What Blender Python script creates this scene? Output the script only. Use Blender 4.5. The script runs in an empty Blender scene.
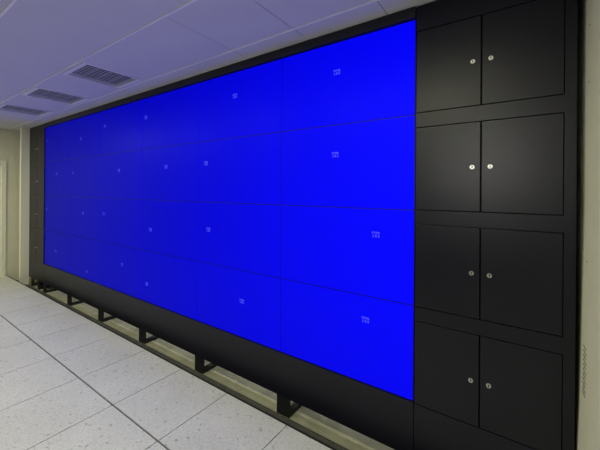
import bpy, bmesh, math, random
from mathutils import Vector, Matrix
random.seed(7)
S = 0.839                      # survey units -> metres
scene = bpy.context.scene
COL = scene.collection
PI = math.pi

# ------------------------------------------------------------------ materials
def nodes_of(name):
    m = bpy.data.materials.new(name); m.use_nodes = True
    nt = m.node_tree
    return m, nt, nt.nodes['Principled BSDF']
def mat(name, col, rough=0.5, metal=0.0, noise=0.0, nscale=12.0, bump=0.0, spec=0.5, rnoise=0.0):
    m, nt, b = nodes_of(name)
    b.inputs['Base Color'].default_value = (*col, 1)
    b.inputs['Roughness'].default_value = rough
    b.inputs['Metallic'].default_value = metal
    b.inputs['Specular IOR Level'].default_value = spec
    if noise or bump or rnoise:
        tc = nt.nodes.new('ShaderNodeTexCoord')
        n = nt.nodes.new('ShaderNodeTexNoise'); n.inputs['Scale'].default_value = nscale
        n.inputs['Detail'].default_value = 6
        nt.links.new(tc.outputs['Object'], n.inputs['Vector'])
        if noise:
            r = nt.nodes.new('ShaderNodeValToRGB')
            r.color_ramp.elements[0].position = .3; r.color_ramp.elements[1].position = .7
            r.color_ramp.elements[0].color = (*[c*(1-noise) for c in col], 1)
            r.color_ramp.elements[1].color = (*[min(1, c*(1+noise)) for c in col], 1)
            nt.links.new(n.outputs['Fac'], r.inputs['Fac']); nt.links.new(r.outputs['Color'], b.inputs['Base Color'])
        if rnoise:
            mr = nt.nodes.new('ShaderNodeMapRange')
            mr.inputs['To Min'].default_value = rough-rnoise; mr.inputs['To Max'].default_value = rough+rnoise
            nt.links.new(n.outputs['Fac'], mr.inputs['Value']); nt.links.new(mr.outputs['Result'], b.inputs['Roughness'])
        if bump:
            bp = nt.nodes.new('ShaderNodeBump'); bp.inputs['Strength'].default_value = bump; bp.inputs['Distance'].default_value = .004
            nt.links.new(n.outputs['Fac'], bp.inputs['Height']); nt.links.new(bp.outputs['Normal'], b.inputs['Normal'])
    return m

M = {}
M['black']   = mat('black_powder_coat', (.0072, .0075, .0150), .38, noise=.10, nscale=3, bump=.02, rnoise=.05, spec=.32)
M['blackdk'] = mat('black_steel_dark', (.0065, .0068, .012), .55)
M['void']    = mat('unlit_gap', (.004, .004, .004), .9)
M['housing'] = mat('display_housing', (.006, .006, .008), .6)
M['chrome']  = mat('chrome_lock', (.62, .62, .60), .42, metal=1.0)
M['keyhole'] = mat('keyhole', (.03, .03, .03), .6)
M['ceil']    = mat('ceiling_panel', (.68, .665, .745), .75, noise=.02, nscale=2.5)
M['joint']   = mat('ceiling_joint', (.16, .15, .18), .9)
M['tbar']    = mat('ceiling_bar', (.95, .94, .94), .35)
M['wall']    = mat('cream_wall_paint', (.76, .745, .60), .75, noise=.03, nscale=5, bump=.05)
M['walldark'] = mat('dark_bounce_cut', (.05, .05, .05), .8)
M['walldk']  = mat('wall_tick_slot', (.16, .155, .11), .9)
M['trim']    = mat('cream_gloss_trim', (.90, .89, .76), .5)
M['doorp']   = mat('cream_door', (.76, .75, .62), .5)
M['slab']    = mat('olive_screed', (.295, .292, .215), .85, noise=.16, nscale=7, bump=.3)
M['edge']    = mat('edge_steel', (.075, .075, .072), .55, noise=.2, nscale=20)
M['rubber']  = mat('black_rubber', (.012, .012, .012), .7)
M['vent']    = mat('vent_aluminium', (.88, .86, .88), .5)
M['ventdk']  = mat('vent_blade', (.62, .60, .62), .6)

# raised floor: pale speckled anti-static tiles
m, nt, b = nodes_of('speckled_floor_tile')
tc = nt.nodes.new('ShaderNodeTexCoord')
def noise(scale, detail, lo, hi, c0, c1):
    n = nt.nodes.new('ShaderNodeTexNoise'); n.inputs['Scale'].default_value = scale; n.inputs['Detail'].default_value = detail
    r = nt.nodes.new('ShaderNodeValToRGB')
    r.color_ramp.elements[0].position = lo; r.color_ramp.elements[1].position = hi
    r.color_ramp.elements[0].color = (*c0, 1); r.color_ramp.elements[1].color = (*c1, 1)
    nt.links.new(tc.outputs['Object'], n.inputs['Vector']); nt.links.new(n.outputs['Fac'], r.inputs['Fac'])
    return r
big = noise(1.6, 3, .3, .7, (.60, .60, .60), (.68, .68, .68))
fine = noise(85, 2, .34, .56, (.84, .84, .84), (1, 1, 1))
speck = noise(34, 4, .29, .37, (.55, .55, .54), (1, 1, 1))
def mul(a, c):
    x = nt.nodes.new('ShaderNodeMix'); x.data_type = 'RGBA'; x.blend_type = 'MULTIPLY'; x.inputs['Factor'].default_value = 1
    nt.links.new(a, x.inputs['A']); nt.links.new(c, x.inputs['B']); return x.outputs['Result']
o = mul(mul(big.outputs['Color'], fine.outputs['Color']), speck.outputs['Color'])
nt.links.new(o, b.inputs['Base Color']); b.inputs['Roughness'].default_value = .55
M['tile'] = m

# LCD screen: backlit pure blue, luminance falls with the angle to the panel as an LCD's does; satin glass on top
m, nt, b = nodes_of('lcd_blue')
b.inputs['Base Color'].default_value = (.004, .004, .005, 1); b.inputs['Roughness'].default_value = .36; b.inputs['IOR'].default_value = 1.08; b.inputs['Specular IOR Level'].default_value = .5
g = nt.nodes.new('ShaderNodeNewGeometry')
d = nt.nodes.new('ShaderNodeVectorMath'); d.operation = 'DOT_PRODUCT'
nt.links.new(g.outputs['Normal'], d.inputs[0]); nt.links.new(g.outputs['Incoming'], d.inputs[1])
ab = nt.nodes.new('ShaderNodeMath'); ab.operation = 'ABSOLUTE'; nt.links.new(d.outputs['Value'], ab.inputs[0])
pw = nt.nodes.new('ShaderNodeMath'); pw.operation = 'POWER'; pw.inputs[1].default_value = 1.03; nt.links.new(ab.outputs[0], pw.inputs[0])
sc = nt.nodes.new('ShaderNodeMath'); sc.operation = 'MULTIPLY'; sc.inputs[1].default_value = 1.1; nt.links.new(pw.outputs[0], sc.inputs[0])
b.inputs['Emission Color'].default_value = (0, 0, 1, 1)
nt.links.new(sc.outputs[0], b.inputs['Emission Strength'])
M['lcd'] = m
m, nt, b = nodes_of('lcd_text')
b.inputs['Base Color'].default_value = (.02, .02, .03, 1); b.inputs['Emission Color'].default_value = (.10, .10, 1, 1)
b.inputs['Emission Strength'].default_value = .9
M['text'] = m

# ------------------------------------------------------------------ mesh helpers (coordinates in survey units)
class MB:
    def __init__(self): self.v = []; self.f = []; self.mi = []; self.cur = 0
    def box(self, x0, x1, y0, y1, z0, z1):
        n = len(self.v)
        self.v += [(x0,y0,z0),(x1,y0,z0),(x1,y1,z0),(x0,y1,z0),(x0,y0,z1),(x1,y0,z1),(x1,y1,z1),(x0,y1,z1)]
        for q in ((0,3,2,1),(4,5,6,7),(0,1,5,4),(1,2,6,5),(2,3,7,6),(3,0,4,7)):
            self.f.append([n+i for i in q]); self.mi.append(self.cur)
        return self
    def prism_xz(self, pts, y0, y1):          # closed polygon in XZ extruded along Y
        n = len(self.v); k = len(pts)
        self.v += [(x,y0,z) for x,z in pts] + [(x,y1,z) for x,z in pts]
        fs = [list(range(k)), list(range(2*k-1, k-1, -1))] + [[i,(i+k),(i+1)%k+k,(i+1)%k] for i in range(k)]
        for q in fs: self.f.append([n+i for i in q]); self.mi.append(self.cur)
        return self
    def cyl_y(self, cx, cz, rings, seg=20):    # lathe about a Y-parallel axis; rings = [(y, r), ...]
        n = len(self.v)
        for y, r in rings:
            for i in range(seg):
                a = 2*PI*i/seg; self.v.append((cx+r*math.cos(a), y, cz+r*math.sin(a)))
        for j in range(len(rings)-1):
            for i in range(seg):
                k = (i+1) % seg
                self.f.append([n+j*seg+i, n+j*seg+k, n+(j+1)*seg+k, n+(j+1)*seg+i]); self.mi.append(self.cur)
        self.f.append([n+i for i in range(seg)]); self.mi.append(self.cur)
        self.f.append([n+(len(rings)-1)*seg+i for i in reversed(range(seg))]); self.mi.append(self.cur)
        return self
    def build(self, name, mats, parent=None, origin=None, bevel=0.0):
        o0 = Vector(origin) if origin is not None else Vector((0,0,0))
        me = bpy.data.meshes.new(name)
        me.from_pydata([tuple((Vector(p)-o0)*S) for p in self.v], [], self.f)
        mats = mats if isinstance(mats, list) else [mats]
        for x in mats: me.materials.append(M[x])
        for p, i in zip(me.polygons, self.mi): p.material_index = i
        bm = bmesh.new(); bm.from_mesh(me); bmesh.ops.recalc_face_normals(bm, faces=bm.faces)
        bm.to_mesh(me); bm.free()
        ob = bpy.data.objects.new(name, me); COL.objects.link(ob)
        if parent is None: ob.location = o0*S
        else: ob.parent = parent
        if bevel:
            md = ob.modifiers.new('bevel', 'BEVEL'); md.width = bevel*S; md.segments = 2; md.limit_method = 'ANGLE'
        return ob
def tag(o, label=None, cat=None, group=None, kind=None):
    if label: o['label'] = label
    if cat: o['category'] = cat
    if group: o['group'] = group
    if kind: o['kind'] = kind
    return o
def empty(name, loc, label, cat, group=None):
    o = bpy.data.objects.new(name, None); COL.objects.link(o); o.location = Vector(loc)*S
    o.empty_display_size = .1
    return tag(o, label, cat, group)
def copy_tree(o, parent=None):
    c = o.copy(); COL.objects.link(c)
    if parent is not None: c.parent = parent
    for ch in list(o.children): copy_tree(ch, c)
    return c

# ------------------------------------------------------------------ setting
ZF, ZS, ZC = -.43, -.575, 2.85        # raised floor, lower slab, ceiling
XL, XR, YB, YN = -8.80, .924, .85, -3.4
PITCH = .7165
EDGE = -.238
# raised floor of square tiles with thin joints
fl = MB()
xs = []
x = -.952 + 2*PITCH
while x > XL: xs.append(x); x -= PITCH
xs = [XR] + [q for q in xs if q < XR-.02] + [XL]
ys = [EDGE, -.943]; y = -.943-.76
while y > YN: ys.append(y); y -= PITCH
ys.append(YN)
for i in range(len(xs)-1):
    for j in range(len(ys)-1):
        gx, gy0, gy1 = .0042, (.0 if j == 0 else .0072), .0072
        fl.cur = 0
        fl.box(xs[i+1]+gx, xs[i]-gx, ys[j+1]+gy1, ys[j]-gy0, ZF-.03, ZF)
fl.cur = 1; fl.box(XL, XR, YN, EDGE-.02, ZF-.06, ZF-.012)
tag(fl.build('floor', ['tile', 'rubber']), kind='structure')
# black edging strip of the raised floor and its riser
e = MB(); e.box(XL, XR, EDGE, EDGE+.020, ZS, ZF+.002)
tag(e.build('trim_1', 'rubber'), kind='structure')
s = MB(); s.box(XL, XR, EDGE-.1, YB, ZS-.06, ZS)
tag(s.build('floor_lower', 'slab'), kind='structure')
# flat steel ledge lying on the slab in front of the posts
e = MB(); e.box(XL, XR, EDGE+.022, -.034, ZS, ZS+.012); e.box(XL, XR, -.020, -.012, ZS, ZS+.010)
tag(e.build('trim_2', 'edge'), kind='structure')
# ceiling panels
c = MB()
cx = [XR]; x = -.204
cx.append(x)
while x - PITCH > XL: x -= .7155; cx.append(x)
cx = [q for q in cx if q > XL] + [XL]
cy = [YB, -.228]; y = -.228
while y-.7125 > YN: y -= .7125; cy.append(y)
cy.append(YN)
cells = [(cx[i+1], cx[i], cy[j+1], cy[j]) for i in range(len(cx)-1) for j in range(len(cy)-1)]
VX = [(-3.785, -3.07), (-5.216, -4.50), (-6.647, -5.931)]
def has_vent(a, b_, y0, y1):
    return y1 < -.2 and y0 > -1.0 and any(abs(a-v0) < .12 for v0, v1 in VX)
vents = []
for a, b_, y0, y1 in cells:
    c.cur = 0
    gl_ = .003 if (a > -1.8 and y0 > -1.0) else 0; gr_ = .003 if (b_ > -1.8 and y0 > -1.0) else 0
    if has_vent(a, b_, y0, y1):
        vx0, vx1, vy0, vy1 = a+.075, b_-.075, y0+.03, y1-.055
        vents.append((vx0, vx1, vy0, vy1))
        c.box(a+gl_, vx0, y0, y1, ZC, ZC+.02); c.box(vx1, b_-gr_, y0, y1, ZC, ZC+.02)
        c.box(vx0, vx1, y0, vy0, ZC, ZC+.02); c.box(vx0, vx1, vy1, y1, ZC, ZC+.02)
    else:
        c.box(a+gl_, b_-gr_, y0, y1, ZC, ZC+.02)
c.cur = 1; c.box(XL-.1, XR+.2, YN, YB, ZC+.12, ZC+.2)
for q in [q for q in cx[1:-1] if q > -1.8]: c.box(q-.003, q+.003, -.94, YB, ZC+.0035, ZC+.02)
tag(c.build('ceiling', ['ceil', 'joint']), kind='structure')
for n, q in enumerate(cy[1:-1]):
    t = MB(); t.box(XL, XR, q-.008, q+.008, ZC-.006, ZC)
    tag(t.build('trim_%d' % (3+n), 'tbar'), kind='structure')
# walls
w = MB(); w.box(XL-.1, XL, -.262+.0, YB, ZS-.06, ZC+.12); w.box(XL-.1, XL, YN, -1.42, ZS-.06, ZC+.12); w.box(XL-.1, XL, -1.42, -.262, 2.10, ZC+.12)
w.box(XL-.1, XL, -1.42, -.262, ZS-.06, ZF)
tag(w.build('wall_left', 'wall'), kind='structure')
w = MB(); w.box(XL, XR, YB, YB+.1, ZS-.06, ZC+.12); tag(w.build('wall_back', 'wall'), kind='structure')
w = MB(); w.box(XL-.1, XR+.2, YN-.1, YN, ZS-.06, ZC+.12); tag(w.build('wall_front', 'walldark'), kind='structure')  # unseen wall, set close and dark to cut bounce onto the ceiling
prof = [(.924, ZC+.12), (.9235, 1.42), (.908, .36), (.8985, .06), (.893, ZS-.06)]
w = MB(); w.prism_xz(prof + [(XR+.2, ZS-.06), (XR+.2, ZC+.12)], YN, YB)
tag(w.build('wall_right', 'wall'), kind='structure')
# door on the far left wall with its casing
d = MB(); d.box(XL-.07, XL-.03, -1.40, -.285, ZF+.005, 2.095)
dr = tag(d.build('door_1', 'doorp'), kind='structure')
k = MB(); k.cyl_y(XL-.0, .55, [(-1.30,.012),(-1.18,.012)], 12); k.box(XL-.03, XL, -1.31, -1.29, .54, .56); k.build('door_handle', 'chrome', dr)
cs = MB(); cs.box(XL-.1, XL+.025, -.330, -.258, ZF, 2.14); cs.box(XL-.1, XL+.025, -1.48, -1.40, ZF, 2.14); cs.box(XL-.1, XL+.025, -1.40, -.330, 2.07, 2.14)
tag(cs.build('trim_20', 'trim'), kind='structure')
# boxed-in wall end beside the cabinet, far left
pl = MB(); pl.box(-8.30, -8.205, -.145, .0, ZS, ZC); pl.box(-8.205, -8.197, -.135, -.01, 2.26, ZC-.06)
tag(pl.build('trim_21', 'trim'), kind='structure')
# column of short slots pressed in the right wall's edge
tk = MB()
def wall_x(z):
    for (xa, za), (xb, zb) in zip(prof, prof[1:]):
        if za >= z >= zb: return xa+(xb-xa)*(za-z)/(za-zb)
for i in range(11):
    z = .695-.0245*i; xx = wall_x(z)
    tk.box(xx-.0015, xx+.004, -.140-.012*(i % 2), -.068, z-.003, z+.003)
for z in (2.62, 2.57, 2.40, 2.10, 1.15): 
    xx = wall_x(z); tk.box(xx-.0015, xx+.004, -.10-.05*(z-1.5)*.2, -.093-.05*(z-1.5)*.2, z-.004, z+.004)
tag(tk.build('trim_22', 'walldk'), kind='structure')

# ------------------------------------------------------------------ ceiling vents
vname = ['square aluminium ceiling vent nearest the black doors, largest of the row',
         'square aluminium ceiling vent in the middle of the row of three',
         'square aluminium ceiling vent farthest away, closest to the cream left wall']
for i, (a, b_, y0, y1) in enumerate(sorted(vents, reverse=True)):
    o0 = ((a+b_)/2, (y0+y1)/2, ZC)
    r = empty('ceiling_vent', o0, vname[i], 'vent', 'vents in the ceiling')
    f = MB(); t, t2 = .018, .045
    f.box(a, b_, y0, y0+t2, ZC-.012, ZC+.03); f.box(a, b_, y1-t2, y1, ZC-.012, ZC+.03)
    f.box(a, a+t, y0+t2, y1-t2, ZC-.012, ZC+.03); f.box(b_-t, b_, y0+t2, y1-t2, ZC-.012, ZC+.03)
    f.build('frame', 'vent', r, o0)
    g = MB(); n = 10; L = b_-a-2*t
    for q in range(n):
        xc = a+t+L*(q+.5)/n
        g.box(xc-.0085, xc+.0085, y0+t2, y1-t2, ZC-.002, ZC+.001)
    for q in range(1, 4):
        yc = y0+t2+(y1-y0-2*t2)*q/4
        g.box(a+t, b_-t, yc-.003, yc+.003, ZC+.001, ZC+.004)
    g.build('grille', 'ventdk', r, o0)
    bk = MB(); bk.box(a+t, b_-t, y0+t2, y1-t2, ZC+.03, ZC+.045); bk.build('duct_shade_sheet', 'void', r, o0)  # near-black sheet, the shade inside the duct put into its colour

# ------------------------------------------------------------------ video wall
W, H = 1.22, .69
TOP = 2.842
YD = .012                             # display face sits a little behind the cladding
# enclosure: black cladding and steel stand
o0 = (-3.66, 0, ZS)
st = empty('video_wall_stand', o0, 'long black steel stand and cladding around the blue video wall, on short posts', 'stand')
XS0, XS1 = -7.324, .003
sk = MB(); sk.box(XS0, XS1, 0, .03, -.402, -.003); sk.build('skirt_panel', 'black', st, o0)
tp = MB(); tp.box(XS0, XS1, -.012, .03, 4*H+.004, TOP); tp.build('top_panel', 'blackdk', st, o0)
bk = MB()
for i in range(7): bk.box(-W*i-.03, -W*i+.03 if i else 0, .20, .25, -.385, TOP-.02)
for j in range(5): bk.box(XS0, XS1, .16, .20, H*j-.02, H*j+.02)
bk.build('back_frame', 'blackdk', st, o0)
for i in range(0, 7):
    xl = -W*i-.028
    lg = MB(); lg.box(xl, xl+.145, .0, .022, ZS, -.402); lb = lg.build('leg', 'blackdk', st, o0)
    rl = MB(); rl.box(xl+.085, xl+.145, .022, .60, ZS, ZS+.04); rl.build('foot_rail', 'blackdk', lb, o0)

# displays
ROWS = ['top row', 'upper middle row', 'lower middle row', 'bottom row']
COLS = ['first from the near black doors', 'second from the near black doors', 'third from the near black doors',
        'fourth from the near black doors', 'next to last at the far end', 'last at the far end']
TAGS = [[(-.64,2.51),(-1.85,2.51),(-3.57,2.50),(-4.75,2.51),(-5.63,2.39),(-7.21,2.48)],
        [(-.65,1.82),(-2.31,1.82),(-3.09,1.81),(-4.30,1.80),(-5.96,1.81),(-6.72,1.81)],
        [(-.29,1.18),(-2.26,1.07),(-3.44,.98),(-4.77,1.13),(-5.53,1.10),(-7.21,1.11)],
        [(-.37,.50),(-1.73,.37),(-3.52,.24),(-4.19,.41),(-5.36,.13),(-6.72,.32)]]
base = (-W/2, YD, 3*H)
proto = empty('display', base, 'x', 'display', 'video wall displays')
hb = MB(); hb.box(-W, 0, YD+.006, YD+.14, 3*H, 4*H)
hb.build('housing', 'housing', proto, base)
sp = MB(); sp.box(-W+.0032, -.0032, YD, YD+.006, 3*H+.0032, 4*H-.0032)
sp.build('screen', 'lcd', proto, base)
# two tiny lines of on-screen signal text
gl = MB(); y0, y1 = YD-.0006, YD+.001
def stroke(x0, x1, z0, z1): gl.box(x0, x1, y0, y1, z0, z1)
u = .0035
for q, rows in enumerate((('111','101','111','100'), ('111','010','010','111'), ('111','101','111','001'), ('110','111','101','111'))):
    for rr, line in enumerate(rows):
        for cc, ch in enumerate(line):
            if ch == '1': stroke(-.032+q*.0165+cc*u*1.15, -.032+q*.0165+cc*u*1.15+u, .018-rr*u*1.15, .018-rr*u*1.15+u)
for q, rows in enumerate((('010','110','010','010','111'), ('111','101','111','101','111'), ('111','001','111','001','111'))):
    for rr, line in enumerate(rows):
        for cc, ch in enumerate(line):
            if ch == '1': stroke(-.028+q*.022+cc*u*1.15, -.028+q*.022+cc*u*1.15+u, -.005-rr*u*1.15, -.005-rr*u*1.15+u)
tx = gl.build('signal_text', 'text', proto, (0, 0, 0))
tx['label'] = 'tiny pale blue on-screen text'
for j in range(4):
    for i in range(6):
        r = proto if (i == 0 and j == 0) else copy_tree(proto)
        loc = Vector((-W*i-W/2, YD, H*(3-j)))
        r.location = loc*S
        r['label'] = 'glowing blue display in the %s, %s' % (ROWS[j], COLS[i])
        X, Z = TAGS[j][i]
        for chd in r.children:
            if chd.name.startswith('signal_text'): chd.location = Vector((X-loc.x, -YD, Z-loc.z))*S

# ------------------------------------------------------------------ storage cabinets either side
DZ = [(2.080, 2.657), (1.388, 1.970), (.694, 1.280), (-.004, .586)]
LZ = [2.365, 1.677, .985, .286]
def lock_mb(x, z):
    l = MB(); l.cyl_y(x, z, [(.0, .0148), (-.007, .0148), (-.010, .0128)], 20)
    l.cur = 1; l.box(x-.0022, x+.0022, -.0112, -.0095, z-.009, z+.009); l.cyl_y(x, z+.003, [(-.0095, .0045), (-.0112, .0045)], 10)
    return l
def cabinet(x0, x1, mirror, name, label, group, fill):
    o0 = ((x0+x1)/2, 0, ZS)
    r = empty(name, o0, label, 'cabinet', group)
    f = MB()
    X = (lambda q: q) if not mirror else (lambda q: -7.32-q)
    def bx(mb, a, b_, *rest): a, b_ = X(a), X(b_); mb.box(min(a, b_), max(a, b_), *rest)
    G = .0055
    zz = [-.402] + [q for a, b_ in reversed(DZ) for q in (a, b_)] + [TOP]
    bx(f, .833, .884, 0, .03, -.402, TOP)                     # outer stile
    for k in range(0, len(zz), 2):
        bx(f, .009, .833, 0, .03, zz[k]+(G if k else 0), zz[k+1]-(G if k+1 < len(zz)-1 else 0))
    bx(f, .0008, .02, .03, .55, -.402, TOP); bx(f, .869, .884, .03, .55, -.402, TOP)
    bx(f, .02, .869, .535, .55, -.402, TOP); bx(f, .02, .869, .03, .535, TOP-.015, TOP); bx(f, .02, .869, .03, .535, -.402, -.387)
    f.build('carcass', 'black', r, o0)
    b2 = MB(); bx(b2, .02, .869, .036, .045, -.385, TOP-.02); b2.build('gap_shade_sheet', 'void', r, o0)  # near-black sheet, shade of the door gaps put into its colour
    if fill:
        ff = MB(); bx(ff, .884, .8925, .05, .07, ZS, TOP); ff.build('side_filler', 'blackdk', r, o0)
    for (za, zb), lz in zip(DZ, LZ):
        for a, b_, lx in ((.0135, .4135, .3685), (.4215, .8285, .4695)):
            d = MB(); bx(d, a, b_, -.001, .024, za, zb)
            dob = d.build('door', 'black', r, o0, bevel=.002)
            l = lock_mb(X(lx), lz).build('lock', ['chrome', 'keyhole'], dob, o0); l['label'] = 'small round chrome lock'
    # feet under the carcass
    for a in (.30, .70):
        lg = MB(); bx(lg, a-.05, a+.05, .0, .03, ZS, -.402); lb = lg.build('leg', 'blackdk', r, o0)
        rl = MB(); bx(rl, a-.05, a+.05, .03, .55, ZS, ZS+.05); rl.build('foot_rail', 'blackdk', lb, o0)
    return r
cabinet(.0055, .884, False, 'storage_cabinet', 'near tall black cabinet with four pairs of doors, right of the blue displays', 'tall black cabinets', True)
cabinet(-8.204, -7.3255, True, 'storage_cabinet', 'far black metal cabinet between the blue displays and the cream wall', 'tall black cabinets', False)

# ------------------------------------------------------------------ light: the room's ceiling luminaires and one added lamp, out of frame
def area(x, y, power, sx=1.2, sy=.3, col=(1, .985, .66), z=ZC-.03):
    l = bpy.data.lights.new('luminaire', 'AREA'); l.shape = 'RECTANGLE'; l.size = sx; l.size_y = sy; l.energy = power; l.color = col
    o = bpy.data.objects.new('luminaire', l); COL.objects.link(o); o.location = Vector((x, y, z))*S
    return o
for x, pw_ in ((-7.6, 30), (-5.4, 21), (-3.4, 22), (-1.4, 22), (-.2, 25)):
    area(x, -2.25, pw_, .9, .3)
l = area(.12, -3.3, .5, .6, .5, (1, .98, .90), 1.94)            # added lamp, narrow beam for the cabinet door highlight
l.rotation_euler = Vector((.3, 3.3, -.22)).to_track_quat('-Z', 'Y').to_euler(); l.data.spread = math.radians(30)
for x in (-6.4, -4.6, -2.8, -1.0):                               # service gap behind the displays
    area(x, .73, 15, 1.5, .1, (1, 1, .97), ZC-.06)
wd = bpy.data.worlds.new('world'); scene.world = wd; wd.use_nodes = True
wd.node_tree.nodes['Background'].inputs['Color'].default_value = (.02, .02, .02, 1)

# ------------------------------------------------------------------ camera (level, with vertical lens shift)
cam = bpy.data.cameras.new('camera'); co = bpy.data.objects.new('camera', cam); COL.objects.link(co)
yaw, roll, fpx, cyp = -.6053, .007, 317.453, 190.9017
fw = Vector((math.sin(yaw), math.cos(yaw), 0)); r = Vector((math.cos(yaw), -math.sin(yaw), 0)); up = Vector((0, 0, 1))
r, up = r*math.cos(roll)+up*math.sin(roll), up*math.cos(roll)-r*math.sin(roll)
mw = Matrix((r, up, -fw)).transposed().to_4x4(); mw.translation = Vector((.6243, -2.3464, 1.5141))*S
co.matrix_world = mw
cam.sensor_fit = 'HORIZONTAL'; cam.sensor_width = 36; cam.lens = fpx/600*36
cam.shift_y = -(225-cyp)/600; cam.clip_start = .02
scene.camera = co
vs = scene.view_settings
vs.view_transform = 'Standard'; vs.look = 'None'; vs.gamma = 1; vs.exposure = 0; vs.use_curve_mapping = False
